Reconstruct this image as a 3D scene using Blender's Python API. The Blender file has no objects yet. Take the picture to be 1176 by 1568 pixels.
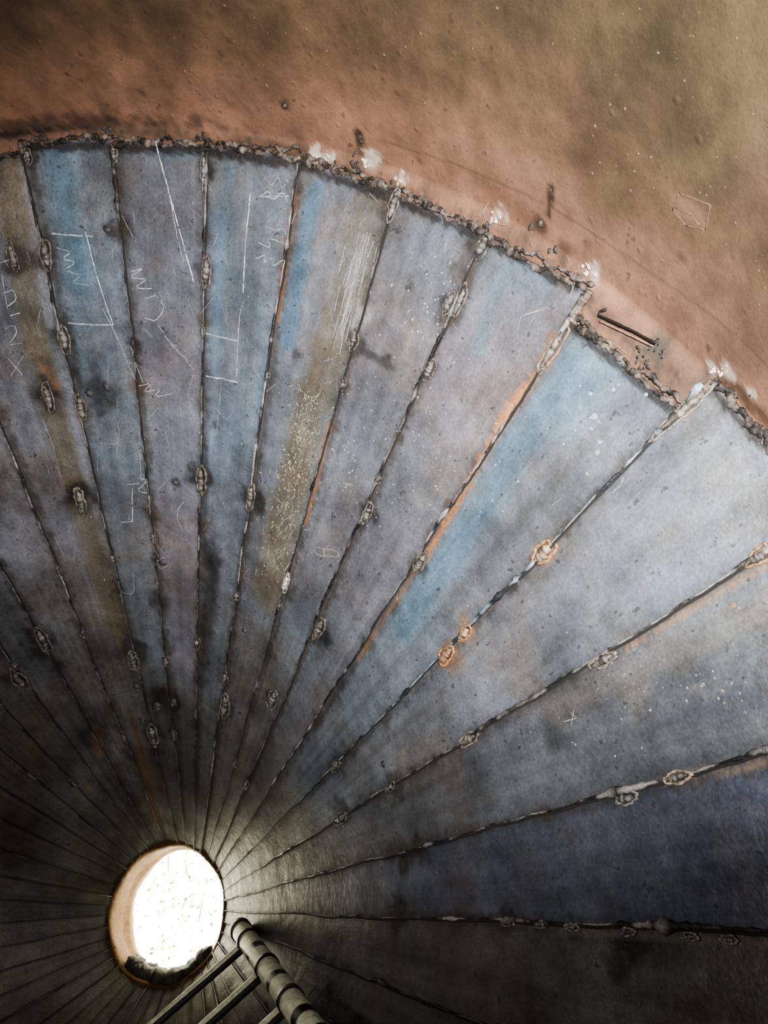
import bpy, math, random
import numpy as np
from mathutils import Matrix, Vector
np.seterr(all='ignore')
random.seed(7); rng=np.random.default_rng(7)

# ---------------------------------------------------------------- geometry constants
S=3.0                                   # metres per unit of the solved cone
P=[7.0123,296.9,1393.7,0.50586,2.0178,0.79094,0.66971,0.077795,3.2669,0.14672]
f=math.exp(P[0]); CX,CY=588.0,784.0     # 1176x1568 working frame (=1536x2048 / 1.306)
A=np.array([(P[1]-CX)/f,(CY-P[2])/f,-1.0])
n=np.array([math.sin(P[3])*math.cos(P[4]),math.sin(P[3])*math.sin(P[4]),math.cos(P[3])])
e1=np.cross(n,[0,1,0]); e1/=np.linalg.norm(e1); e2=np.cross(n,e1)
M=np.stack([e1,e2,n])                   # camera axes -> world axes
BETA=P[5]; T=math.tan(BETA); CB,SB=math.cos(BETA),math.sin(BETA)
CAM=S*(M@(-A))
HR=P[6]*S*1.018; HH=P[7]*S; RR=HR*T; RH=HH*T

cam=bpy.data.cameras.new('camera'); co=bpy.data.objects.new('camera',cam)
bpy.context.scene.collection.objects.link(co)
m4=Matrix.Identity(4)
for i in range(3):
    for j in range(3): m4[i][j]=M[i,j]
    m4[i][3]=CAM[i]
co.matrix_world=m4
cam.sensor_fit='VERTICAL'; cam.sensor_height=24; cam.lens=f/1568*24; cam.clip_start=0.02
bpy.context.scene.camera=co

def ray(x,y):
    return M@np.array([(x-CX)/f,(CY-y)/f,-1.0])
def hit(x,y):
    """point of the silo inner skin: ('c',theta,h) on the cone, ('w',theta,z) on the cylinder; plus distance scale"""
    d=ray(x,y); o=CAM
    a=d[0]**2+d[1]**2-(T*d[2])**2; b=2*(o[0]*d[0]+o[1]*d[1]-T*T*o[2]*d[2]); c=o[0]**2+o[1]**2-(T*o[2])**2
    best=None
    q=b*b-4*a*c
    if q>=0:
        for t in sorted([(-b-math.sqrt(q))/(2*a),(-b+math.sqrt(q))/(2*a)]):
            p=o+t*d
            if t>0 and 0<p[2]<=HR: best=('c',math.atan2(p[1],p[0]),p[2],t/f); break
    if best: return best
    a=d[0]**2+d[1]**2; b=2*(o[0]*d[0]+o[1]*d[1]); c=o[0]**2+o[1]**2-RR*RR
    t=(-b+math.sqrt(b*b-4*a*c))/(2*a); p=o+t*d
    return ('w',math.atan2(p[1],p[0]),p[2],t/f)
def cone_hit(x,y):
    d=ray(x,y); o=CAM
    a=d[0]**2+d[1]**2-(T*d[2])**2; b=2*(o[0]*d[0]+o[1]*d[1]-T*T*o[2]*d[2]); c=o[0]**2+o[1]**2-(T*o[2])**2
    q=max(b*b-4*a*c,0)
    for t in sorted([(-b-math.sqrt(q))/(2*a),(-b+math.sqrt(q))/(2*a)]):
        p=o+t*d
        if t>0 and p[2]>0: return math.atan2(p[1],p[0]),p[2],t/f
    return 0,HR,1/f

TAU=2*math.pi
# ---------------------------------------------------------------- stave seams (azimuths surveyed, rest even)
seam_px={0:[(1176,1445),(900,1422),(640,1400)],1:[(1176,1165),(960,1220),(650,1290)],2:[(1176,850),(940,1000),(720,1130)],
3:[(1090,590),(1000,665),(830,850),(690,1000)],4:[(875,490),(690,770),(600,930)],5:[(740,370),(560,790)],
6:[(600,310),(545,530),(440,900)],7:[(460,260),(425,500),(385,770)],8:[(315,240),(313,740)],9:[(175,230),(220,650),(240,850)],10:[(45,240),(128,630),(180,900)],
11:[(0,630),(120,950)],12:[(0,860),(60,970)]}
base=P[8]; th=[]
for k,l in seam_px.items():
    v=[cone_hit(*p)[0] for p in l]; v=[(t-base+math.pi/2)%TAU-math.pi/2 for t in v]
    th.append(sum(v)/len(v))
rest=TAU+th[0]-th[-1]; nn=round(rest/P[9])
for i in range(1,nn): th.append(th[12]+rest*i/nn)
SEAM=np.array(th)+base               # ascending
NK=len(SEAM); SE=np.append(SEAM,SEAM[0]+TAU)
OFF=rng.uniform(0.0,0.004,NK)
def norm_th(t): return SEAM[0]+(t-SEAM[0])%TAU
def plank_of(t): return min(NK-1,max(0,int(np.searchsorted(SE,t,side='right'))-1))
def F(t,h,off=0.0,k=None):
    t=norm_th(t) if k is None else t
    if k is None: k=plank_of(t)
    mid=(SE[k]+SE[k+1])/2; half=(SE[k+1]-SE[k])/2
    r=h*T*math.cos(half)/math.cos(t-mid); o=off+OFF[k]
    return np.array([math.cos(t)*(r-CB*o),math.sin(t)*(r-CB*o),h+SB*o])
def NRM(t): return np.array([-CB*math.cos(t),-CB*math.sin(t),SB])
def W(t,z,off=0.0): return np.array([(RR-off)*math.cos(t),(RR-off)*math.sin(t),z])
def on(x,y,off=0.002):
    k=hit(x,y)
    if k[0]=='c': return F(k[1],k[2],off),NRM(k[1]),k[3]
    return W(k[1],k[2],off),np.array([-math.cos(k[1]),-math.sin(k[1]),0.0]),k[3]

# stave tops
tops_px={3:((1030,618),(880,495)),4:((885,430),(750,370)),5:((735,355),(610,300)),6:((600,290),(460,245)),
7:((455,240),(320,222)),8:((310,222),(180,218)),9:((170,215),(60,215)),2:((1176,672),(1095,590))}
TOP=[(1.0+rng.uniform(-.022,-.007),)*2 for _ in range(NK)]
for k,(a,b) in tops_px.items():
    ta=[cone_hit(*p)[1]/HR for p in (a,b)]
    TOP[k]=(ta[0],ta[1])
TOP[2]=((TOP[2][0]+TOP[2][1])/2,)*2
TOP=[(min(a,.995),min(b,.995)) for a,b in TOP]
def top_h(k,u): return HR*(TOP[k][0]*(1-u)+TOP[k][1]*u)

# ---------------------------------------------------------------- numpy value noise
def vnoise(X,sc,seed=0):
    Y=X*sc+seed*17.3; i=np.floor(Y).astype(np.int64); g=Y-i; g=g*g*(3-2*g)
    def hsh(a,b,c):
        v=np.sin(a*12.9898+b*78.233+c*37.719+seed*3.1)*43758.5453
        return v-np.floor(v)
    out=0
    for dx in (0,1):
        for dy in (0,1):
            for dz in (0,1):
                w=(g[:,0] if dx else 1-g[:,0])*(g[:,1] if dy else 1-g[:,1])*(g[:,2] if dz else 1-g[:,2])
                out=out+w*hsh(i[:,0]+dx,i[:,1]+dy,i[:,2]+dz)
    return out
def fbm(X,sc,seed=0,o=3):
    r=0;a=0.5;t=0
    for j in range(o): r=r+a*vnoise(X,sc*2**j,seed+j);t+=a;a*=.5
    return r/t

def paint(X,C,pts,wpx,col,a,soft=1.0,rag=0.5,on_cone=None):
    """blend colour into vertex colours near a 3-D polyline lying on the skin"""
    P3=[];ms=[]
    for p in pts:
        q,_,s=on(*p,off=0.0); P3.append(q);ms.append(s)
    w=wpx*float(np.mean(ms))
    P3=np.array(P3); lo=P3.min(0)-2.2*w; hi=P3.max(0)+2.2*w
    idx=np.where(((X>lo)&(X<hi)).all(1))[0]
    if len(idx)==0: return
    Y=X[idx]; d=np.full(len(idx),9.)
    if len(P3)==1: d=np.linalg.norm(Y-P3[0],axis=1)
    for i in range(len(P3)-1):
        ab=P3[i+1]-P3[i]; t=np.clip(((Y-P3[i])@ab)/(ab@ab+1e-12),0,1)
        d=np.minimum(d,np.linalg.norm(Y-P3[i]-t[:,None]*ab,axis=1))
    nz=fbm(Y,1.6/w,3)
    dd=d/w+(nz-.5)*rag*1.8
    k=np.clip((1.3-dd)/(soft*.8+.05),0,1); k=k*k*(3-2*k)*a
    C[idx]=C[idx]*(1-k[:,None])+np.array(col)*k[:,None]

def new_mesh_obj(name,V,Fa,mat,cols=None,smooth=False,parent=None,uv=None):
    me=bpy.data.meshes.new(name)
    V=np.asarray(V,np.float32)
    if isinstance(Fa,np.ndarray):
        me.vertices.add(len(V)); me.vertices.foreach_set('co',V.ravel())
        nf=len(Fa); me.loops.add(nf*4); me.loops.foreach_set('vertex_index',Fa.astype(np.int32).ravel())
        me.polygons.add(nf); me.polygons.foreach_set('loop_start',np.arange(nf,dtype=np.int32)*4)
        me.polygons.foreach_set('loop_total',np.full(nf,4,np.int32)); me.update(calc_edges=True)
    else:
        me.from_pydata([tuple(map(float,v)) for v in V],[],Fa)
    if cols is not None:
        ca=me.color_attributes.new('Col','FLOAT_COLOR','POINT')
        c4=np.ones((len(V),4),np.float32); c4[:,:3]=np.asarray(cols)[:,:3]
        ca.data.foreach_set('color',c4.ravel())
    if uv is not None:
        at=me.attributes.new('skin','FLOAT_VECTOR','POINT'); at.data.foreach_set('vector',np.asarray(uv,np.float32).ravel())
    if smooth: me.polygons.foreach_set('use_smooth',np.ones(len(me.polygons),bool))
    me.materials.append(mat); me.update()
    ob=bpy.data.objects.new(name,me); bpy.context.scene.collection.objects.link(ob)
    if parent: ob.parent=parent
    return ob
def grid_faces(nr,nc,base=0):
    r=np.arange(nr-1)[:,None];c=np.arange(nc-1)[None,:]
    a=base+r*nc+c
    return np.stack([a,a+1,a+nc+1,a+nc],-1).reshape(-1,4)

# ---------------------------------------------------------------- materials
def mat(name):
    m=bpy.data.materials.new(name); m.use_nodes=True; nt=m.node_tree; b=nt.nodes['Principled BSDF']
    return m,nt,b
def N(nt,t,**kw):
    x=nt.nodes.new(t)
    for k,v in kw.items(): setattr(x,k,v)
    return x
def ramp(nt,src,p0,p1,c0=(0,0,0,1),c1=(1,1,1,1)):
    r=N(nt,'ShaderNodeValToRGB'); r.color_ramp.elements[0].position=p0; r.color_ramp.elements[1].position=p1
    r.color_ramp.elements[0].color=c0; r.color_ramp.elements[1].color=c1
    nt.links.new(src,r.inputs[0]); return r.outputs[0]
def noise(nt,vec,scale,detail=4,rough=.55):
    x=N(nt,'ShaderNodeTexNoise'); x.inputs['Scale'].default_value=scale; x.inputs['Detail'].default_value=detail; x.inputs['Roughness'].default_value=rough
    nt.links.new(vec,x.inputs['Vector']); return x.outputs['Fac']
def mixc(nt,a,b,fac,mode='MIX'):
    x=N(nt,'ShaderNodeMix',data_type='RGBA',blend_type=mode)
    if isinstance(fac,float): x.inputs[0].default_value=fac
    else: nt.links.new(fac,x.inputs[0])
    for i,v in ((6,a),(7,b)):
        if isinstance(v,tuple): x.inputs[i].default_value=v
        else: nt.links.new(v,x.inputs[i])
    return x.outputs[2]
def mathn(nt,op,a,b):
    x=N(nt,'ShaderNodeMath',operation=op)
    for i,v in enumerate((a,b)):
        if isinstance(v,(int,float)): x.inputs[i].default_value=v
        else: nt.links.new(v,x.inputs[i])
    return x.outputs[0]

def steel_mat():
    m,nt,b=mat('mill_scale_steel'); L=nt.links.new
    col=N(nt,'ShaderNodeAttribute',attribute_name='Col').outputs['Color']
    sk=N(nt,'ShaderNodeAttribute',attribute_name='skin').outputs['Vector']
    pos=N(nt,'ShaderNodeNewGeometry').outputs['Position']
    def mapped(sx,sy):
        mp=N(nt,'ShaderNodeMapping'); mp.inputs['Scale'].default_value=(sx,sy,1); L(sk,mp.inputs[0]); return mp.outputs[0]
    streak=noise(nt,mapped(40,1.3),1.0,5,.6)
    hair=noise(nt,mapped(420,9),1.0,3,.6)
    mott=noise(nt,pos,4.5,6,.66); mid=noise(nt,pos,24,6,.65); fine=noise(nt,pos,150,3,.65)
    c=mixc(nt,col,ramp(nt,streak,.35,.65,(.76,.76,.74,1),(1.18,1.18,1.2,1)),.65,'MULTIPLY')
    c=mixc(nt,c,ramp(nt,mott,.35,.65,(.64,.64,.64,1),(1.27,1.28,1.29,1)),.85,'MULTIPLY')
    c=mixc(nt,c,ramp(nt,mid,.35,.68,(.72,.72,.73,1),(1.22,1.21,1.2,1)),.7,'MULTIPLY')
    c=mixc(nt,c,ramp(nt,fine,.35,.68,(.72,.72,.72,1),(1.28,1.28,1.28,1)),.55,'MULTIPLY')
    pm=mathn(nt,'MULTIPLY',ramp(nt,noise(nt,pos,3.3,6,.72),.48,.60),.8)
    c=mixc(nt,c,(.98,.84,.70,1),pm,'MULTIPLY')
    dk=mathn(nt,'MULTIPLY',ramp(nt,noise(nt,pos,48,4,.6),.63,.69),.75)
    c=mixc(nt,c,(.05,.05,.055,1),dk)
    sc_=mathn(nt,'MULTIPLY',ramp(nt,hair,.66,.74),ramp(nt,noise(nt,pos,3.0,3),.48,.6))
    c=mixc(nt,c,(.42,.42,.42,1),mathn(nt,'MULTIPLY',sc_,.3))
    vo=N(nt,'ShaderNodeTexVoronoi'); vo.inputs['Scale'].default_value=85; L(pos,vo.inputs['Vector'])
    fl=ramp(nt,vo.outputs['Distance'],.08,.15,(1,1,1,1),(0,0,0,1))
    fm=mathn(nt,'MULTIPLY',fl,ramp(nt,noise(nt,pos,4.4,3),.5,.62))
    c=mixc(nt,c,(.45,.44,.42,1),mathn(nt,'MULTIPLY',fm,.4))
    L(c,b.inputs['Base Color'])
    b.inputs['Metallic'].default_value=.4
    L(ramp(nt,mott,.3,.7,(.30,.30,.30,1),(.48,.48,.48,1)),b.inputs['Roughness'])
    bp=N(nt,'ShaderNodeBump'); bp.inputs['Strength'].default_value=.3; bp.inputs['Distance'].default_value=.008
    s=mathn(nt,'ADD',mathn(nt,'MULTIPLY',mid,.6),mathn(nt,'MULTIPLY',fine,.15)); s=mathn(nt,'ADD',s,mathn(nt,'MULTIPLY',mott,3.0)); L(s,bp.inputs['Height']); L(bp.outputs[0],b.inputs['Normal'])
    return m
def brown_mat():
    m,nt,b=mat('primer_brown_steel'); L=nt.links.new
    col=N(nt,'ShaderNodeAttribute',attribute_name='Col').outputs['Color']
    pos=N(nt,'ShaderNodeNewGeometry').outputs['Position']
    mott=noise(nt,pos,4,6,.65); mid=noise(nt,pos,15,5,.65); fine=noise(nt,pos,180,3,.7)
    c=mixc(nt,col,ramp(nt,mott,.37,.63,(.68,.69,.68,1),(1.26,1.22,1.2,1)),.9,'MULTIPLY')
    c=mixc(nt,c,ramp(nt,mid,.35,.68,(.72,.73,.73,1),(1.22,1.2,1.18,1)),.85,'MULTIPLY')
    c=mixc(nt,c,ramp(nt,fine,.3,.75,(.82,.82,.82,1),(1.2,1.2,1.2,1)),.7,'MULTIPLY')
    dk=mathn(nt,'MULTIPLY',ramp(nt,noise(nt,pos,30,4,.6),.63,.69),.7)
    c=mixc(nt,c,(.045,.03,.022,1),dk)
    L(c,b.inputs['Base Color']); b.inputs['Roughness'].default_value=.6
    bp=N(nt,'ShaderNodeBump'); bp.inputs['Strength'].default_value=.45; bp.inputs['Distance'].default_value=.006
    vo=N(nt,'ShaderNodeTexVoronoi'); vo.inputs['Scale'].default_value=14; L(pos,vo.inputs['Vector'])
    pim=ramp(nt,vo.outputs['Distance'],.03,.12,(1,1,1,1),(0,0,0,1))
    s=mathn(nt,'ADD',mid,mathn(nt,'MULTIPLY',fine,.25)); s=mathn(nt,'ADD',s,mathn(nt,'MULTIPLY',pim,.6))
    L(s,bp.inputs['Height']); L(bp.outputs[0],b.inputs['Normal'])
    return m
def attr_mat(name,rough=.5,metal=0.,bump=.3,sc=90):
    m,nt,b=mat(name); L=nt.links.new
    col=N(nt,'ShaderNodeAttribute',attribute_name='Col').outputs['Color']
    pos=N(nt,'ShaderNodeNewGeometry').outputs['Position']
    nz=noise(nt,pos,sc,4,.65)
    c=mixc(nt,col,ramp(nt,nz,.3,.7,(.55,.55,.55,1),(1.4,1.4,1.4,1)),.8,'MULTIPLY')
    L(c,b.inputs['Base Color']); b.inputs['Roughness'].default_value=rough; b.inputs['Metallic'].default_value=metal
    bp=N(nt,'ShaderNodeBump'); bp.inputs['Strength'].default_value=bump; bp.inputs['Distance'].default_value=.004
    L(nz,bp.inputs['Height']); L(bp.outputs[0],b.inputs['Normal'])
    return m
STEEL=steel_mat(); BROWN=brown_mat()
WELD=attr_mat('weld_bead_metal',.42,.4,.8,160)
CHALK=attr_mat('chalk_and_paint',.9,0,.1,200)
LUMP=attr_mat('rim_slag',.6,.1,.9,120)

class Acc:
    def __init__(s): s.v=[];s.f=[];s.c=[]
    def tube(s,pts,rad,col,closed=False,sides=7,flat=1.0,nrm=None):
        pts=np.asarray(pts); k=len(pts); rad=np.broadcast_to(rad,(k,)); b=len(s.v)
        for i in range(k):
            if closed: t=pts[(i+1)%k]-pts[i-1]
            else: t=pts[min(i+1,k-1)]-pts[max(i-1,0)]
            t=t/(np.linalg.norm(t)+1e-9)
            u=nrm[i] if (nrm is not None and np.ndim(nrm)==2) else (nrm if nrm is not None else np.array([0.3,.2,.93]))
            sd=np.cross(t,u); sd/=np.linalg.norm(sd)+1e-9; up=np.cross(sd,t)
            for j in range(sides):
                a=TAU*j/sides
                s.v.append(pts[i]+rad[i]*(math.cos(a)*sd+math.sin(a)*flat*up)); s.c.append(col if np.ndim(col)==1 else col[i])
        for i in range(k if closed else k-1):
            i2=(i+1)%k
            for j in range(sides):
                j2=(j+1)%sides
                s.f.append((b+i*sides+j,b+i*sides+j2,b+i2*sides+j2,b+i2*sides+j))
        if not closed:
            s.f.append(tuple(b+j for j in range(sides))[::-1]); s.f.append(tuple(b+(k-1)*sides+j for j in range(sides)))
    def ribbon(s,pts,nrms,w,col):
        pts=np.asarray(pts);k=len(pts);b=len(s.v); w=np.broadcast_to(w,(k,))
        for i in range(k):
            t=pts[min(i+1,k-1)]-pts[max(i-1,0)]; t/=np.linalg.norm(t)+1e-9
            sd=np.cross(t,nrms[i]); sd/=np.linalg.norm(sd)+1e-9
            s.v+= [pts[i]-sd*w[i]/2,pts[i]+sd*w[i]/2]; s.c+=[col,col]
        for i in range(k-1): s.f.append((b+2*i,b+2*i+1,b+2*i+3,b+2*i+2))
    def blob(s,p,nr,r,col,hgt=.5,ax=None,asp=1.0):
        """irregular low dome on the skin"""
        t=np.cross(nr,[.3,.1,.9] if ax is None else ax); t/=np.linalg.norm(t)+1e-9; q=np.cross(nr,t)
        b=len(s.v); m=9; rings=[(1.0,0.0),(.8,.55),(.45,.9)]
        jit=rng.uniform(.7,1.25,m)
        for rr,hh in rings:
            for j in range(m):
                a=TAU*j/m; s.v.append(p+nr*(hh*hgt*r-.001)+r*rr*jit[j]*(math.cos(a)*t+math.sin(a)*q*asp)); s.c.append(col)
        s.v.append(p+nr*hgt*r); s.c.append(col)
        for g in range(2):
            for j in range(m):
                j2=(j+1)%m; s.f.append((b+g*m+j,b+g*m+j2,b+(g+1)*m+j2,b+(g+1)*m+j))
        for j in range(m): s.f.append((b+2*m+j,b+2*m+(j+1)%m,b+3*m))
    def obj(s,name,mt,parent=None,smooth=True): return new_mesh_obj(name,np.array(s.v),s.f,mt,np.array(s.c),smooth,parent)

def empty(name):
    e=bpy.data.objects.new(name,None); bpy.context.scene.collection.objects.link(e); return e
def resample(pts,step):
    out=[]
    for a,b in zip(pts[:-1],pts[1:]):
        m=max(1,int(math.hypot(b[0]-a[0],b[1]-a[1])/step))
        for i in range(m): out.append((a[0]+(b[0]-a[0])*i/m,a[1]+(b[1]-a[1])*i/m))
    out.append(pts[-1]); return out

hopper=empty('steel_hopper_cone')

# ---------------------------------------------------------------- colours of staves
NAVY=(.125,.137,.18)
pc={0:NAVY,1:(.155,.163,.18),2:(.205,.223,.255),3:(.205,.233,.27),4:(.228,.228,.255),5:(.22,.222,.25),6:(.225,.235,.265),7:(.20,.23,.275),8:(.22,.223,.258),9:(.20,.23,.275),10:(.237,.24,.27),11:(.245,.247,.278),12:(.225,.228,.255),NK-1:(.145,.145,.148),NK-2:(.10,.10,.10)}
VV=[];FF=[];CC=[];UU=[];b=0
NC=23;NR=480
for k in range(NK):
    near=(k<=15 or k>=NK-3)
    nc=NC if near else 9; nr=NR if near else 120
    u=np.linspace(0,1,nc); t=SE[k]+(SE[k+1]-SE[k])*u
    mid=(SE[k]+SE[k+1])/2; half=(SE[k+1]-SE[k])/2
    v=np.linspace(0,1,nr)[:,None]
    ht=HR*(TOP[k][0]*(1-u)+TOP[k][1]*u)[None,:]
    h=HH+(ht-HH)*v; h=h*np.ones((1,nc))
    o=OFF[k]
    r=h*T*np.cos(half)/np.cos(t-mid)[None,:]
    X=np.stack([np.cos(t)*(r-CB*o),np.sin(t)*(r-CB*o),h+SB*o],-1).reshape(-1,3)
    VV.append(X); FF.append(grid_faces(nr,nc,b)); b+=len(X)
    c=np.array(pc.get(k,(.15,.15,.155)))*rng.uniform(.92,1.08)
    CC.append(np.tile(c,(len(X),1)))
    UU.append(np.stack([np.broadcast_to(t[None,:],h.shape)*1.0+k*3.1,h,np.zeros_like(h)],-1).reshape(-1,3))
X=np.concatenate(VV);C=np.concatenate(CC);U=np.concatenate(UU);FA=np.concatenate(FF)
# darker grey-brown tone blended in toward the outlet
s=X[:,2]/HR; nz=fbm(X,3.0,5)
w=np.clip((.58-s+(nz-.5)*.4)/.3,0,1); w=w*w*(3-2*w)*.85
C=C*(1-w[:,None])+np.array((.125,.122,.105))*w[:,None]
nz=np.clip((fbm(X,2.2,9)-.5)*3,-1,1)*(1-w)
C*=1+nz[:,None]*np.array([-.10,.0,.05])
nz=np.clip((fbm(X,6.5,31)-.5)*3,-1,1)
C*=1+nz[:,None]*.18
def st(*a,**k): paint(X,C,*a,**k)
B1=(.165,.265,.36); B2=(.135,.215,.305)
st([(880,560),(790,690),(700,840),(620,960)],36,B1,.85,soft=1.3,rag=.5)
st([(930,560),(860,640)],50,(.19,.295,.39),.6,soft=1.4,rag=.5)
st([(485,290),(462,400),(440,520)],18,B2,.9,soft=1,rag=.4)
st([(410,560),(400,650)],12,B2,.5)
st([(90,250),(105,330),(125,430)],32,(.165,.25,.335),.8,soft=1.3,rag=.5)
st([(255,226),(300,230)],14,(.20,.30,.39),.7)
st([(350,250),(340,400),(330,560)],13,B2,.5)
st([(780,420),(830,430)],28,(.18,.25,.32),.6)
st([(760,440),(735,530)],16,(.18,.25,.32),.6)
st([(1080,700),(1000,790),(900,900)],24,(.21,.265,.33),.4)
st([(1176,700),(1100,800),(960,930)],20,(.21,.26,.32),.4)
T1=(.185,.165,.13)
st([(5,225),(22,330),(45,470),(75,600),(120,760),(165,900),(205,1010)],20,T1,.9,soft=.6,rag=.5)
st([(570,320),(545,430),(505,540),(480,620),(455,720),(430,830),(412,910)],32,(.20,.185,.155),.85,soft=.7,rag=.7)
st([(565,340),(540,460)],18,(.32,.315,.30),.8,soft=.9,rag=.6)
st([(475,600),(440,760),(410,900)],28,(.19,.17,.135),.7,soft=.9,rag=.9)
st([(560,480),(545,500)],13,(.50,.50,.47),.7,rag=.8)
st([(330,860),(315,960),(308,1040)],16,(.05,.047,.042),.7,soft=1.2,rag=.6)
st([(700,420),(735,360)],16,(.12,.11,.095),.8,soft=.7)
st([(700,480),(720,420)],14,(.09,.085,.08),.8)
st([(620,340),(590,430)],10,(.15,.15,.15),.5)
# dark soot / scorch around tacks
for (x,y,r,a) in [(620,1315,34,.97),(612,1395,33,.95),(520,1240,28,.7),(965,1445,38,.9),(950,1480,26,.7),(255,1072,32,.9),(238,1120,24,.7),(320,850,26,.7),(310,730,26,.88),
    (388,765,26,.88),(150,600,34,.75),(205,1000,28,.78),(65,985,27,.82),(345,1085,20,.7),(605,1205,26,.7),(645,1300,22,.85),(490,970,26,.82),(640,870,22,.7),(120,760,30,.88),(75,600,28,.85),
    (100,520,27,.85),(22,395,26,.8),(72,395,26,.8),(318,415,20,.8),(170,352,14,.85),(690,470,26,.75),(25,1040,21,.75),(740,370,28,.82),(860,1130,30,.5),(420,1070,18,.7),(150,1130,26,.6),(480,1310,28,.5),(318,265,18,.85),(176,235,14,.8),(45,240,15,.8),(545,525,21,.78),(566,785,19,.75),(660,565,17,.75),(270,737,9,.75),(516,1172,22,.7),(780,1405,18,.7),(880,1420,18,.6),(415,1000,16,.5),(330,650,9,.6),(455,540,10,.6),(630,435,10,.6)]:
    st([(x,y)],r,(.035,.032,.029),a,soft=1.05,rag=.9)
st([(600,560),(560,540)],7,(.07,.07,.08),.7); st([(550,530),(585,548),(600,545)],5,(.07,.07,.08),.8)
for (x,y,r) in [(630,500,24),(655,510,20),(640,560,16),(530,700,18),(540,740,16),(640,760,30),(505,845,14),(620,1155,18),(700,390,14),(420,290,16),(1010,965,30),(980,1060,50),(1110,1000,50),(1090,1060,34),(430,700,20),(410,850,26),(220,700,22),(540,600,16)]:
    st([(x,y)],r*.7,(.31,.30,.29),.42,soft=1.4,rag=1.3)
st([(860,1080),(950,1040),(1176,930)],30,(.20,.185,.165),.55,rag=.9)
st([(1000,1100),(1090,1080),(1176,1060)],22,(.095,.10,.125),.5,rag=.9)
# soot along the rim and along seams
for l in ([(40,222),(175,222),(315,228),(460,250)],[(460,252),(600,300),(740,362),(885,438)],[(880,500),(1030,622)],[(1095,600),(1176,680)]):
    st(resample(l,30),10,(.04,.037,.035),.9,soft=1.1,rag=1)
for k in range(0,13):
    pts=seam_px[k]; e=(P[1]+(pts[-1][0]-P[1])*.25,P[2]+(pts[-1][1]-P[2])*.25)
    rs=resample(pts+[e],60)
    st(rs,10,(.085,.075,.066),.68,soft=1.4,rag=1.2)
    for i in range(0,len(rs)-1):
        if random.random()<.5: st([rs[i]],random.uniform(10,20),random.choice([(.06,.052,.045),(.11,.08,.058)]),random.uniform(.4,.75),soft=1.2,rag=1)
ORG=(.52,.235,.085)
st([(822,572),(790,620),(752,680),(700,770),(655,850)],6,ORG,.95,soft=.9,rag=1.1)
st([(800,600),(765,650)],9,(.58,.28,.11),.85,soft=1,rag=.9)
st([(650,855),(600,930),(550,1010)],4.5,(.32,.18,.10),.6,rag=1.1)
st([(452,300),(436,400),(425,490)],4,(.38,.18,.09),.85,soft=.9,rag=.9)
st([(505,650),(490,720),(470,800)],5,(.36,.19,.10),.75,rag=1)
st([(1176,862),(1080,920),(960,990)],5.5,(.36,.25,.17),.7,soft=1.2,rag=1.1)
st([(1176,1168),(1060,1188),(1010,1195)],5.5,(.36,.27,.20),.7,soft=1.2,rag=1.1)
st([(760,1408),(900,1424),(1176,1442)],6,(.24,.20,.16),.65,rag=1)
st([(70,560),(90,590)],9,(.30,.17,.10),.65,rag=1); st([(150,1120),(150,1150)],11,(.24,.13,.08),.6)
st([(205,1100),(240,1260)],6,(.17,.10,.06),.7,rag=.8)
st([(850,520),(835,555)],14,(.30,.18,.10),.75)
st([(690,1000)],26,(.34,.21,.12),.75,rag=1);st([(715,965)],20,(.30,.20,.12),.65,rag=1);st([(833,848)],24,(.30,.20,.13),.65,rag=1);st([(1050,632)],14,(.26,.19,.14),.7)
st([(688,1003)],11,(.06,.045,.035),.8);st([(834,847)],9,(.06,.045,.035),.7)
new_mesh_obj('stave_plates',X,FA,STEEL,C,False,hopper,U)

# ---------------------------------------------------------------- seams
acc=Acc(); dark=Acc()
for k in range(NK):
    ta=SE[k]; n_=260 if (k<16 or k>NK-3) else 60
    t1=max(TOP[k][0],TOP[k-1][1])*HR-.01
    hs=np.linspace(HH+.01,t1,n_); j1=rng.normal(0,1,n_+20); j1=np.convolve(j1,np.ones(21)/21,'same')[10:-10]*1.6
    pts=[];nr=[];pd=[]
    for h,j in zip(hs,j1):
        w=j*.006/(h*T)
        pd.append(F(ta+w,h,.0048)); pts.append(F(ta+w+.005/(h*T),h,.003)); nr.append(NRM(ta))
    sl=np.clip(hs/HR,.25,1)
    env=np.clip(.7+np.convolve(rng.normal(0,1.1,n_+30),np.ones(15)/8,'same')[15:-15],.35,1.5)
    rad=(.0028+.0026*np.abs(np.convolve(rng.normal(0,1,n_),np.ones(3)/2.4,'same')))*sl*env
    g=np.clip(.55+np.convolve(rng.normal(0,.9,n_),np.ones(4)/2,'same'),.12,1.5)
    base_c=np.array((.27,.255,.245) if k in (0,1,2,3,4,7,11) else (.15,.143,.138))
    if k==3: base_c=np.array((.30,.37,.44))
    acc.tube(np.array(pts),rad*(1.5 if k in(0,1,2,3) else 1.2),[tuple(base_c*x) for x in g],sides=6,nrm=np.array(nr))
    dark.ribbon(pd,nr,(.0065+.003*np.abs(j1))*sl,(.018,.017,.016))
acc.obj('seam_weld_beads',WELD,hopper); dark.obj('seam_gaps',CHALK,hopper,False)

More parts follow.
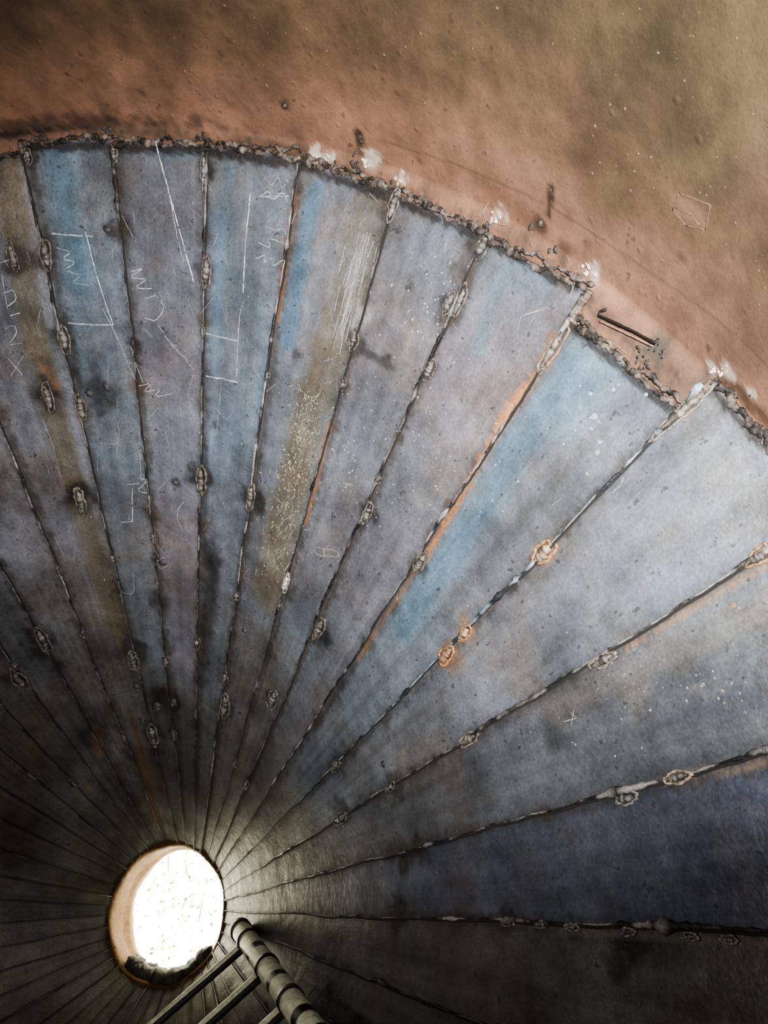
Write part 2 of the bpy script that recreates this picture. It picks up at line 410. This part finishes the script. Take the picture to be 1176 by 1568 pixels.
# ---------------------------------------------------------------- tack welds
tk=Acc()
def frame(x,y,ang=None):
    p,nr,sc=on(x,y,.003)
    if ang is None: d=np.array([p[0],p[1],p[2]]);     # along the generator
    else: d=on(x+8*math.cos(ang),y+8*math.sin(ang),.003)[0]-p
    d=d-nr*(d@nr); d/=np.linalg.norm(d); q=np.cross(nr,d); return p,nr,sc,d,q
def tack(x,y,L=26,w=9,col=(.17,.145,.125),core=(.11,.10,.09),ang=None,ring=True):
    p,nr,sc,d,q=frame(x,y,ang); a=L*sc/2; bb=w*sc/2
    if ring:
        m=36; jj=1+np.convolve(rng.normal(0,.22,m+6),np.ones(3)/3,'same')[3:-3]
        pts=[p+d*math.cos(TAU*i/m)*a*jj[i]+q*math.sin(TAU*i/m)*bb*jj[i] for i in range(m)]
        tk.tube(np.array(pts),rng.uniform(.7,1.3,m)*min(.006,max(.0028,w*sc*.11)),[tuple(np.array(col)*rng.uniform(.45,1.35)) for _ in range(m)],closed=True,sides=7,nrm=nr)
    m=16; s_=np.linspace(-1,1,m)
    pts=[p+nr*.003+d*a*.78*t+q*rng.normal(0,.10)*bb for t in s_]
    tk.tube(np.array(pts),np.sqrt(np.maximum(1.02-s_**2,.02))*min(bb*.65,.012)*rng.uniform(.7,1.25,m),[tuple(np.array(core)*rng.uniform(.4,2.8)) for _ in range(m)],sides=8,nrm=nr,flat=.8)
for x,y in [(22,390),(72,390),(100,520),(76,605),(126,625),(125,765),(318,415),(310,735),(386,760),(543,520),(565,785),(645,862),(490,962),(66,978),(205,1010),(345,1080),(420,1070),(30,1040),(235,1125),(690,465),(660,565),(605,315)]:
    tack(x,y,random.uniform(34,48),random.uniform(14,19))
for k in list(range(5,16)):
    for s_ in (.30,.42,.55,.78):
        if random.random()<.55:
            t_=SE[k]; h_=HR*(s_+random.uniform(-.04,.04)); p=F(t_,h_,.003); q_=M.T@(p-CAM); 
            x=CX-f*q_[0]/q_[2]; y=CY+f*q_[1]/q_[2]
            if -20<x<1190 and 240<y<1330: tack(x,y,random.uniform(14,24),random.uniform(7,11),(.13,.115,.105))
tack(45,240,24,12);tack(176,235,28,12);tack(315,262,50,13,(.12,.11,.10));tack(740,378,38,19,(.15,.14,.125));tack(706,462,50,15)
tack(440,893,34,10,(.5,.46,.42),(.5,.46,.42))
RO=(.50,.29,.15)
tack(848,535,86,18,(.33,.23,.16),(.12,.10,.09),ang=math.atan2(-75,48))
tack(1048,630,108,18,(.28,.24,.20),(.14,.12,.10),ang=math.atan2(-80,92))
tack(834,847,46,28,RO,(.22,.16,.12),ang=-.8); tack(686,1003,42,20,(.50,.26,.12),(.2,.12,.08),ang=-.85); tack(714,970,32,16,RO,(.3,.2,.14),ang=-.9)
tack(1168,850,44,22,RO,ang=-.6);tack(925,1012,56,17,(.30,.25,.21),ang=-.55);tack(720,1132,44,16,(.32,.26,.21),ang=-.5)
tack(516,1172,28,13,ang=-.9);tack(1040,1190,52,15,(.48,.37,.29),ang=-.2);tack(962,1222,42,18,(.30,.28,.26),ang=-.2);tack(600,1205,28,12,ang=-.6);tack(525,1252,38,15,ang=-.5)
for x in (780,830,880,965,1060,1120): tack(x,1405+(x-700)*.08,28,10,(.28,.24,.21),ang=.05)
for x,y,r in [(165,350,6),(137,600,7),(165,590,7),(240,1080,7),(266,1074,7),(270,737,5),(218,1100,5),(590,1168,6),(236,1140,5),(375,965,4),(210,1050,6),(250,860,6)]:
    p,nr,sc=on(x,y,.002); tk.blob(p,nr,r*sc,(.07,.067,.07),.6)
tk.obj('tack_welds',WELD,hopper)

# ---------------------------------------------------------------- chalk marks, scratches and paint specks
ch=Acc(); WB=.95
def line(pts,w=2.0,col=(.70,.72,.74),jit=.6,off=.0048):
    if len(pts)>3:
        q=[pts[0]]
        for a,b in zip(pts[:-1],pts[1:]): q+= [(a[0]*.8+b[0]*.2,a[1]*.8+b[1]*.2),(a[0]*.2+b[0]*.8,a[1]*.2+b[1]*.8)]
        pts=q+[pts[-1]]
    r=resample(pts,4); P3=[];nr=[];sc=1
    for x,y in r:
        p,q,sc=on(x+random.gauss(0,jit*.5),y+random.gauss(0,jit*.5),off); P3.append(p);nr.append(q)
    i=0
    while i<len(P3)-1:
        L=random.randint(3,14); seg=P3[i:i+L+1]
        if len(seg)>1: ch.ribbon(seg,nr[i:i+L+1],w*WB*sc*np.array([random.uniform(.4,1.1) for _ in seg]),tuple(np.array(col)*random.uniform(.5,1.05)))
        i+=L+(1 if random.random()<.35 else 0)
c2=(.52,.55,.58); c3=(.36,.36,.39)
line([(242,215),(262,290),(300,430)],2.6); line([(262,290),(275,360),(285,400)],1.2,c2)
line([(388,295),(380,370),(376,445)],2.4); line([(372,470),(368,520),(366,578)],1.8,c2); line([(318,510),(368,520)],2,c2); line([(318,575),(345,578),(368,584)],2.2)
line([(82,357),(146,360)],2.2); line([(134,352),(148,410),(165,465),(176,497)],2.4); line([(106,494),(176,496)],2.4)
line([(90,378),(112,384),(98,395),(120,400),(100,412),(128,420),(112,432),(138,434)],1.6,c2)
line([(410,270),(420,285),(430,268),(436,290),(445,275)],1.5,c2); line([(405,300),(445,300)],2,c2)
line([(402,300),(415,290),(422,306),(436,292),(444,308)],1.6,c2); line([(395,395),(412,388),(406,402),(424,392),(420,408),(440,396),(436,410)],1.8,c2); line([(400,370),(420,380),(412,362),(438,372)],1.6,c2)
line([(410,345),(425,352),(440,350),(440,362)],1.4,c2)
line([(205,415),(225,408),(200,425),(230,425),(208,440),(236,440)],1.6,c2); line([(224,455),(245,450),(256,470),(242,490),(225,485)],1.4,c2)
line([(245,495),(262,520),(285,545),(300,565)],1.2,c2); line([(190,330),(200,350),(212,370)],1.2,c2)
line([(202,530),(212,560),(222,585)],1.1,c2); line([(215,590),(235,585),(222,600),(250,592),(240,606),(268,600)],1.5,c2)
line([(196,740),(215,738)],1.8,c2);line([(215,730),(228,735),(212,750),(230,755)],1.5,c2);line([(205,745),(205,795)],1.8,c2);line([(188,798),(206,796)],2,c2)
line([(285,765),(275,778),(274,795),(284,812)],1.4,c2)
line([(242,858),(255,850),(262,862),(248,870),(242,860)],1.4,c3); line([(182,610),(185,660),(180,700)],1.1,c3); line([(215,650),(218,735)],1.1,c3)
line([(160,470),(185,520),(200,560),(212,585)],1.3,c2)
# lettering at the far left stave
line([(6,418),(14,470)],1.8,c2); line([(8,446),(24,440),(28,456),(14,466)],1.8,c2)
line([(10,500),(24,494),(30,506),(14,526),(36,522)],1.8,c2)
line([(14,545),(40,575)],1.8,c2); line([(38,543),(16,578)],1.8,c2)
line([(2,400),(26,392)],1.4,c2); line([(18,480),(34,476)],1.3,c2)
line([(85,820),(100,850)],1,c3); line([(68,640),(84,680),(96,730)],1.1,c3)
line([(485,835),(520,842),(524,852),(488,848),(485,835)],1.6,(.38,.36,.31)); line([(500,838),(500,850)],3,(.32,.31,.27))
line([(330,620),(350,640),(365,625)],1,c3); line([(342,590),(335,660)],1,c3); line([(845,470),(815,478),(800,485),(796,520)],1.3,c3)
line([(880,1090),(890,1098),(870,1104)],1.4,(.42,.42,.42));line([(885,1085),(882,1110)],1.3,(.42,.42,.42)); line([(1160,735),(1172,760)],1.2,c3)
line([(180,870),(185,905),(208,908),(206,872)],1.2,(.26,.34,.42))
line([(940,755),(955,742),(960,730)],1.2,c3)
WB=.8
for _ in range(170):
    x=random.uniform(0,1000); y=random.uniform(260,900)
    if hit(x,y)[0]!='c': continue
    a=random.gauss(1.45,.5) if random.random()<.6 else random.uniform(0,3.1); L=random.uniform(5,34)
    line([(x,y),(x+L*math.cos(a),y+L*math.sin(a))],random.uniform(.7,1.2),c3,.3)
def specks(poly,nn_,size,col,elong=1.0,off=.002):
    (x0,y0),(x1,y1),w=poly
    for _ in range(int(nn_*.6)):
        t=random.random(); x=x0+(x1-x0)*t+random.gauss(0,w*.5); y=y0+(y1-y0)*t+random.gauss(0,w*.5)
        k=hit(x,y)
        if k[0]!='c' or k[2]>HR*.96: continue
        p,nr,sc=on(x,y,off); r=size*.9*sc*random.uniform(.3,1.0)
        d=np.array(p); ch.blob(p,nr,r,tuple(np.array(col)*random.uniform(.5,.9)),.05,ax=d,asp=random.uniform(.6,1.2)*elong)
specks(((940,600),(880,700),60),34,4.8,(.38,.47,.56)); specks(((800,640),(700,800),70),35,2.2,(.56,.65,.71))
specks(((1150,920),(800,1160),90),80,1.9,(.42,.42,.38)); specks(((1120,1040),(1080,1060),50),30,3.2,(.46,.43,.30)); specks(((1130,930),(1125,930),8),4,5,(.6,.38,.12))
specks(((1000,960),(990,1120),60),20,2.6,(.40,.42,.42))
specks(((640,420),(600,800),110),140,1.9,(.48,.48,.48)); specks(((700,600),(640,800),60),60,2.2,(.45,.43,.41)); specks(((700,380),(640,540),50),80,2.5,(.54,.54,.54))
specks(((475,600),(425,880),34),300,1.9,(.50,.43,.29)); specks(((475,600),(445,760),24),150,2.3,(.60,.50,.30)); specks(((400,260),(400,700),160),60,1.4,(.5,.5,.52)); specks(((200,300),(300,900),260),60,1.3,(.44,.46,.48))
specks(((530,680),(545,760),22),70,2.4,(.47,.43,.35)); specks(((720,900),(640,1090),120),30,1.6,(.46,.48,.48)); specks(((1050,850),(900,1000),180),30,1.5,(.46,.48,.5))
specks(((80,450),(140,900),200),70,1.4,(.48,.48,.5))
for _ in range(190):
    t=random.random(); x=478-55*t+random.gauss(0,15); y=585+300*t+random.gauss(0,8)
    a=random.gauss(1.75,.5); L=random.uniform(3,12)
    line([(x,y),(x+L*math.cos(a),y+L*math.sin(a))],random.uniform(.8,1.7),(.50,.41,.26) if random.random()<.6 else (.38,.35,.30),.3)
for _ in range(70):
    t=random.random(); x=562-40*t+random.gauss(0,10); y=345+150*t
    line([(x,y),(x-9,y+random.uniform(20,50))],random.uniform(.8,1.8),(.40,.39,.37),.3)
ch.obj('chalk_marks_and_specks',CHALK,hopper,False)

# ---------------------------------------------------------------- rim weld, slag
rm=Acc()
for k in range(NK):
    m=80
    for pas in range(2):
        u=np.linspace(0,1,m); pts=[];nr=[]
        wob=np.convolve(rng.normal(0,.008,m+16),np.ones(7)/7,'same')[8:-8]+(.007 if pas else 0)
        for uu,wb in zip(u,wob):
            t=SE[k]+(SE[k+1]-SE[k])*uu; pts.append(F(t,top_h(k,uu)+wb,.001,k=k)); nr.append(NRM(t))
        nz=np.abs(np.convolve(rng.normal(0,1,m+16),np.ones(9)/4,'same')[8:-8])
        rad=(.0032+.0042*nz)*(1 if pas==0 else .8)
        cn=np.clip(.8+np.convolve(rng.normal(0,1.6,m+16),np.ones(4)/4,'same')[8:-8],.2,2.8)
        rm.tube(np.array(pts),rad,[tuple(np.array((.075,.06,.05))*q) for q in cn],sides=8,nrm=np.array(nr),flat=.7)
    a=top_h(k-1,1) if k else top_h(NK-1,1); c_=top_h(k,0)
    if abs(a-c_)>.02:
        m=24; hs=np.linspace(min(a,c_),max(a,c_),m)
        rm.tube(np.array([F(SE[k],h,.001) for h in hs]),.006+.004*rng.random(m),[tuple(np.array((.12,.085,.065))*rng.uniform(.5,2)) for _ in range(m)],sides=7,nrm=NRM(SE[k]))
def lumps(x,y,sx,sy,nn_,r,col,hg=.7):
    for _ in range(nn_):
        p,nr,sc=on(x+random.gauss(0,sx),y+random.gauss(0,sy),.0015)
        rm.blob(p,nr,r*sc*random.uniform(.3,1.1),tuple(np.array(col)*random.uniform(.6,1.1)),hg,asp=random.uniform(.6,1.5))
WH=(.66,.61,.56)
for x,y,sx,sy,q in [(492,240,8,3,16),(566,246,6,5,12),(758,335,5,4,10),(905,412,5,6,12),(1102,567,9,3,14),(610,278,5,4,6)]: lumps(x,y,sx,sy,q,3,WH,.25)
BKc=(.045,.038,.033)
for x,y,sx,sy,q in [(545,243,3,8,12),(552,210,1,6,5),(512,252,5,3,5),(605,288,4,4,5),(822,348,4,4,6),(990,548,9,8,14),(1015,535,5,6,6),(745,343,4,3,5),(165,198,5,2,4),(310,208,5,3,5),(850,383,5,4,5),(1130,602,12,6,8)]:
    lumps(x,y,sx,sy,q,3.6,BKc,.45)
rm.obj('rim_weld_and_slag',LUMP,hopper)

# ---------------------------------------------------------------- brown wall (backing cone + cylinder)
NT=1300; th_=np.linspace(0,TAU,NT)
prof=[]
for h in np.linspace(HH,HR*.86,14)[:-1]: prof.append((h*T+.008,h-.008))
for h in np.linspace(HR*.86,HR-.012,40): prof.append((h*T+.008,h-.008))
q0=((HR-.012)*T+.008,HR-.020)
for a in np.linspace(0,1,8)[1:]: prof.append((q0[0]+(RR-q0[0])*(1-(1-a)**2),q0[1]+(HR+.03-q0[1])*a))
ztop=6.2
for z in np.linspace(HR+.04,3.3,220): prof.append((RR,z))
for z in np.linspace(3.4,ztop,16): prof.append((RR,z))
prof=np.array(prof); nr_=len(prof)
XW=np.stack([prof[:,0][:,None]*np.cos(th_)[None,:],prof[:,0][:,None]*np.sin(th_)[None,:],np.broadcast_to(prof[:,1][:,None],(nr_,NT))],-1).reshape(-1,3)
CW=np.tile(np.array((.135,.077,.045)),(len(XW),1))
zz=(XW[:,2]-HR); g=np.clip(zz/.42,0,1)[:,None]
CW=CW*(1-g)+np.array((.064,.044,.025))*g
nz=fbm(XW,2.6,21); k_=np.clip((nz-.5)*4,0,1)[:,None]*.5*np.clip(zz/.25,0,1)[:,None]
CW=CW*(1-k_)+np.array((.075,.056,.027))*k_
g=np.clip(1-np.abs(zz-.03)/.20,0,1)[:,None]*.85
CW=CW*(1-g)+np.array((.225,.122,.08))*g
nz=np.clip((fbm(XW,9,41)-.5)*3,-1,1); CW*=1+nz[:,None]*.18
def sw(*a,**k): paint(XW,CW,*a,**k)
SO=(.045,.03,.022); SO2=(.018,.015,.012)
sw(resample([(0,203),(100,188),(200,194),(315,204),(460,232)],40),17,SO,.75,soft=1.3,rag=1)
sw(resample([(0,208),(100,198),(200,202),(315,212),(460,238)],40),8,SO2,.9,soft=1,rag=.9)
sw(resample([(460,236),(600,280),(740,340),(880,413)],40),12,SO,.8,soft=1.3,rag=1.1)
sw(resample([(900,465),(1000,555),(1050,588)],40),17,SO,.75,soft=1.2,rag=1.1)
sw(resample([(1070,576),(1130,596),(1176,646)],40),15,SO,.8,soft=1.2,rag=1.1)
sw([(165,190),(150,150)],12,SO,.4,soft=1.3);sw([(305,200),(300,180)],10,SO,.65,soft=1)
sw([(548,240),(549,205)],10,SO2,.95,soft=1,rag=.5)
sw([(840,330),(845,285)],7,SO2,.9,soft=1,rag=.5); sw([(828,345)],17,SO,.9,soft=1)
sw([(1000,535)],32,(.055,.047,.035),.92,soft=1,rag=.8); sw([(1010,520),(940,490)],8,SO,.55,soft=1)
sw([(436,162)],11,SO2,.9,soft=1.2); sw([(860,385)],20,SO,.85,soft=1); sw([(900,370),(890,400)],7,SO,.5)
for x,y in [(690,316),(640,288),(520,250),(95,198),(240,208),(390,225),(800,363),(1045,395),(800,160),(940,190)]: sw([(x,y)],random.uniform(9,18),SO,.6,soft=1.2,rag=.9)
for _ in range(80):
    x=random.uniform(0,1176); y=random.uniform(0,.42*x+120)
    if hit(x,y)[0]=='w': sw([(x,y)],random.uniform(2.5,6),(.05,.03,.02),random.uniform(.4,.8),soft=1.2,rag=.8)
for x,y,r in [(482,238,15),(502,241,13),(570,240,16),(758,329,15),(908,412,14),(1090,565,13),(1112,565,16),(612,272,11),(905,430,11),(720,310,9),(1150,600,10),(640,290,8)]: sw([(x,y)],r,(.58,.50,.44),.85,soft=1.4,rag=1.4)
for x,y,r,c_ in [(940,300,60,(.10,.075,.036)),(1080,250,50,(.10,.075,.036)),(1090,120,60,(.08,.06,.03)),(700,80,60,(.07,.052,.026)),(880,200,50,(.11,.062,.037)),(870,110,40,(.09,.052,.03)),(1000,160,50,(.09,.052,.03)),(1040,230,40,(.07,.054,.028)),(1120,420,50,(.19,.105,.068)),(720,290,26,(.25,.14,.10)),(930,450,24,(.25,.14,.10))]:
    sw([(x,y)],r*.8,c_,.6,soft=1.5,rag=1.2)
sw([(1040,315),(1070,335)],20,(.155,.09,.058),.5,soft=.8,rag=.4)
sw(resample([(580,215),(700,252),(820,305),(900,352),(1000,420),(1100,490),(1176,560)],50),2.5,(.085,.048,.03),.6,soft=1,rag=.3)
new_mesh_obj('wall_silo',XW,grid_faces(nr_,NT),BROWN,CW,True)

# fittings on the wall: slotted bracket, square pad, bolts, blisters
wf=Acc()
def wl(pts,w,col,off=.003,flat=.6):
    r=resample(pts,5); P3=[];nn_=[]
    for x,y in r: p,q,sc=on(x,y,off); P3.append(p);nn_.append(q)
    wf.tube(np.array(P3),w*sc/2*np.array([random.uniform(.8,1.2) for _ in P3]),col,sides=6,nrm=np.array(nn_),flat=flat)
BKK=(.006,.005,.005); PAD=(.13,.075,.045)
wl([(932,472),(922,476),(920,482),(945,492),(975,505),(1008,523),(1014,516)],4.6,BKK)
wl([(922,490),(950,502),(985,518),(1005,528)],3,(.26,.15,.10))
for l in ([(1030,322),(1040,296)],[(1040,296),(1088,314)],[(1088,314),(1080,352)],[(1030,322),(1050,345)],[(1050,345),(1080,352)],[(1034,318),(1058,328)],[(1058,328),(1070,345)]): wl(l,3.2,PAD,.0002,.35)
for x,y,r,c_ in [(436,162,5,BKc),(828,342,6,BKc),(843,292,3,BKc)]:
    p,q,sc=on(x,y,.001); wf.blob(p,q,r*sc,c_,.8)
for _ in range(220):
    x=random.uniform(200,1176);y=random.uniform(0,520)
    k=hit(x,y)
    if k[0]!='w' or k[2]<HR+.05: continue
    p,q,sc=on(x,y,.0005); wf.blob(p,q,random.uniform(1.0,3.6)*sc,(.11,.066,.04),.5)
wf.obj('bracket_fittings',attr_mat('painted_fittings',.5,0,.4,120),hopper)

# ceiling of the silo
m=96
ring=[(RR*math.cos(TAU*i/m),RR*math.sin(TAU*i/m),ztop) for i in range(m)]
ring2=[(RR*.3*math.cos(TAU*i/m),RR*.3*math.sin(TAU*i/m),ztop+.5) for i in range(m)]
V=ring+ring2+[(0,0,ztop+.55)]; Fc=[(i,(i+1)%m,m+(i+1)%m,m+i) for i in range(m)]+[(m+i,m+(i+1)%m,2*m) for i in range(m)]
new_mesh_obj('ceiling',V,Fc,BROWN,np.tile((.06,.045,.035),(len(V),1)),True)

# ---------------------------------------------------------------- outlet collar
NECK=.15
m=140; rows=[(RH+.016,HH+.016),(RH+.004,HH+.014),(RH-.004,HH+.004),(RH-.004,HH-.02),(RH-.006,HH-.07),(RH-.004,HH-.10),(RH-.012,HH-.115),(RH-.008,HH-NECK),(RH+.03,HH-NECK),(RH+.03,HH-.02)]
V=[];Cc=[];Fc=[]
for r,z in rows:
    for i in range(m):
        a=TAU*i/m; rr=r+.003*math.sin(7*a+z*30)+random.gauss(0,.0008)
        V.append((rr*math.cos(a),rr*math.sin(a),z+random.gauss(0,.0008))); Cc.append(np.array((.115,.052,.010))*random.uniform(.7,1.15))
for j in range(len(rows)-1):
    for i in range(m): Fc.append((j*m+i,j*m+(i+1)%m,(j+1)*m+(i+1)%m,(j+1)*m+i))
new_mesh_obj('outlet_collar',V,Fc,attr_mat('rusty_collar',.8,.0,.8,70),Cc,True,hopper)

# ---------------------------------------------------------------- ground outside and litter
GZ=HH-NECK-1.1
m_,nt,b_=mat('pale_sunlit_ground'); pos=N(nt,'ShaderNodeNewGeometry').outputs['Position']
nt.links.new(ramp(nt,noise(nt,pos,9,6,.6),.35,.65,(.68,.68,.52,1),(.85,.85,.72,1)),b_.inputs['Base Color']); b_.inputs['Roughness'].default_value=.9
gx=[];G=40
for j in range(G+1):
    for i in range(G+1): gx.append((-8+16*i/G,-8+16*j/G,GZ+random.uniform(-.005,.005)))
new_mesh_obj('ground',np.array(gx),grid_faces(G+1,G+1),m_,None,True)
lt=Acc()
d=ray(265,1385); t=(GZ-CAM[2])/d[2]; gc=CAM+t*d
for _ in range(430):
    p=gc+np.array([random.gauss(0,.30),random.gauss(0,.30),.006]); p[2]=GZ+.008
    c_=random.choice([(.24,.21,.01),(.10,.11,.01),(.03,.027,.012),(.28,.23,.01),(.16,.14,.01)])
    lt.blob(p,np.array([0,0,1.]),random.uniform(.003,.009),c_,.2,asp=random.uniform(.4,1.6))
for _ in range(9):
    p=gc+np.array([random.gauss(0.1,.15),random.gauss(0,.2),0]); p[2]=GZ+.012; a=random.uniform(0,6.28); L=random.uniform(.05,.14); cv=random.uniform(-.8,.8)
    pts=[p+np.array([math.cos(a+cv*s_)*L*s_,math.sin(a+cv*s_)*L*s_,0]) for s_ in np.linspace(0,1,7)]
    lt.tube(np.array(pts),.003,(.05,.045,.02),sides=5)
lt.obj('leaf_litter',attr_mat('dry_litter',.8))

db=Acc()
for _ in range(90):
    x=random.uniform(205,325); y=1484-((x-262)/75)**2*14+random.gauss(0,4)
    th2,h2,sc=cone_hit(x,y); p=np.array([math.cos(th2)*(RH-.02),math.sin(th2)*(RH-.02),HH-.03+random.uniform(-.03,.02)])
    db.blob(p,np.array([-.3*math.cos(th2),-.3*math.sin(th2),.95]),random.uniform(.014,.036),tuple(np.array((.05,.045,.036))*random.uniform(.5,1.8)),.6)
db.obj('caked_debris',LUMP,hopper)

# ---------------------------------------------------------------- ladder
lad=empty('ladder')
thf,hf,_=cone_hit(384,1424); foot=F(thf,hf,.036)
d=ray(486,1590); t=(1.15-CAM[2])/d[2]; top=CAM+t*d
u=top-foot; u/=np.linalg.norm(u)
mnorm=np.cross(ray(385,1465),ray(268,1568)); r_=np.cross(mnorm,u); r_/=np.linalg.norm(r_)
if (r_@ (ray(268,1568)-ray(385,1465)))<0: r_=-r_
LEN=2.1
st1=Acc(); RD=.034
YL=(.88,.88,.64); BK=(.02,.02,.018)
sn=np.cross(u,r_)
W_=.62
for base_ in (foot,foot+r_*W_):
    s_=np.linspace(0,LEN,240)
    cols=[BK if ((q+.01)%.26)<.04 else YL for q in s_]
    st1.tube(np.array([base_+u*q for q in s_]),RD,cols,sides=24,nrm=sn)
o1=st1.obj('stiles',attr_mat('worn_yellow_paint',.3,.1,.15,60),lad)
cl=Acc(); rg=Acc(); bars=Acc()
for base_ in (foot,foot+r_*W_):
    cl.tube(np.array([base_-u*.004,base_-u*.003,base_+u*.03,base_+u*.031]),np.array([RD*.8,RD+.004,RD+.004,RD]),(.02,.02,.02),sides=24,nrm=sn)
    for q in np.arange(.13,LEN,.26):
        cl.tube(np.array([base_+u*(q-.012),base_+u*(q-.011),base_+u*(q+.011),base_+u*(q+.012)]),np.array([RD,RD+.004,RD+.004,RD]),(.02,.02,.02),sides=24,nrm=sn)
for q in np.arange(.13,LEN,.26):
    a=foot+u*q; rg.tube(np.array([a+r_*w for w in np.linspace(0,W_,10)]),.012,YL,sides=12,nrm=sn)
    bars.tube(np.array([a+u*.026+r_*w for w in np.linspace(0,W_,10)]),.010,(.03,.03,.03),sides=10,nrm=sn)
cl.obj('collars',attr_mat('black_rubber',.5,0,.2,90),lad); rg.obj('rungs',o1.data.materials[0],lad); bars.obj('rung_backs',attr_mat('black_bar',.5,0,.2,90),lad)

# ---------------------------------------------------------------- light
w=bpy.data.worlds.new('daylight'); bpy.context.scene.world=w; w.use_nodes=True
w.node_tree.nodes['Background'].inputs[0].default_value=(1,.99,.90,1); w.node_tree.nodes['Background'].inputs[1].default_value=24
def spot(name,off,aim,e,size,blend,col,rad):
    l=bpy.data.lights.new(name,'SPOT'); l.energy=e; l.spot_size=size; l.spot_blend=blend; l.color=col; l.shadow_soft_size=rad
    o=bpy.data.objects.new(name,l); bpy.context.scene.collection.objects.link(o)
    pos=CAM+M@np.array(off); tgt=on(*aim)[0]; o.location=pos
    o.rotation_euler=Vector(tgt-pos).to_track_quat('-Z','Y').to_euler()
spot('torch',(.06,.10,.05),(700,530),470,math.radians(88),1.0,(1,.99,.97),.02)
l=bpy.data.lights.new('fill_light','POINT'); l.energy=62; l.color=(1,.98,.94); l.shadow_soft_size=.12  # added point fill for bounced ambient, no real lamp here; lifts the lower cone
o=bpy.data.objects.new('fill_light',l); bpy.context.scene.collection.objects.link(o); o.location=(.1*CAM[0]+.35,.1*CAM[1],CAM[2]+.45)
try: bpy.context.scene.view_settings.look='AgX - Medium High Contrast'
except Exception: pass
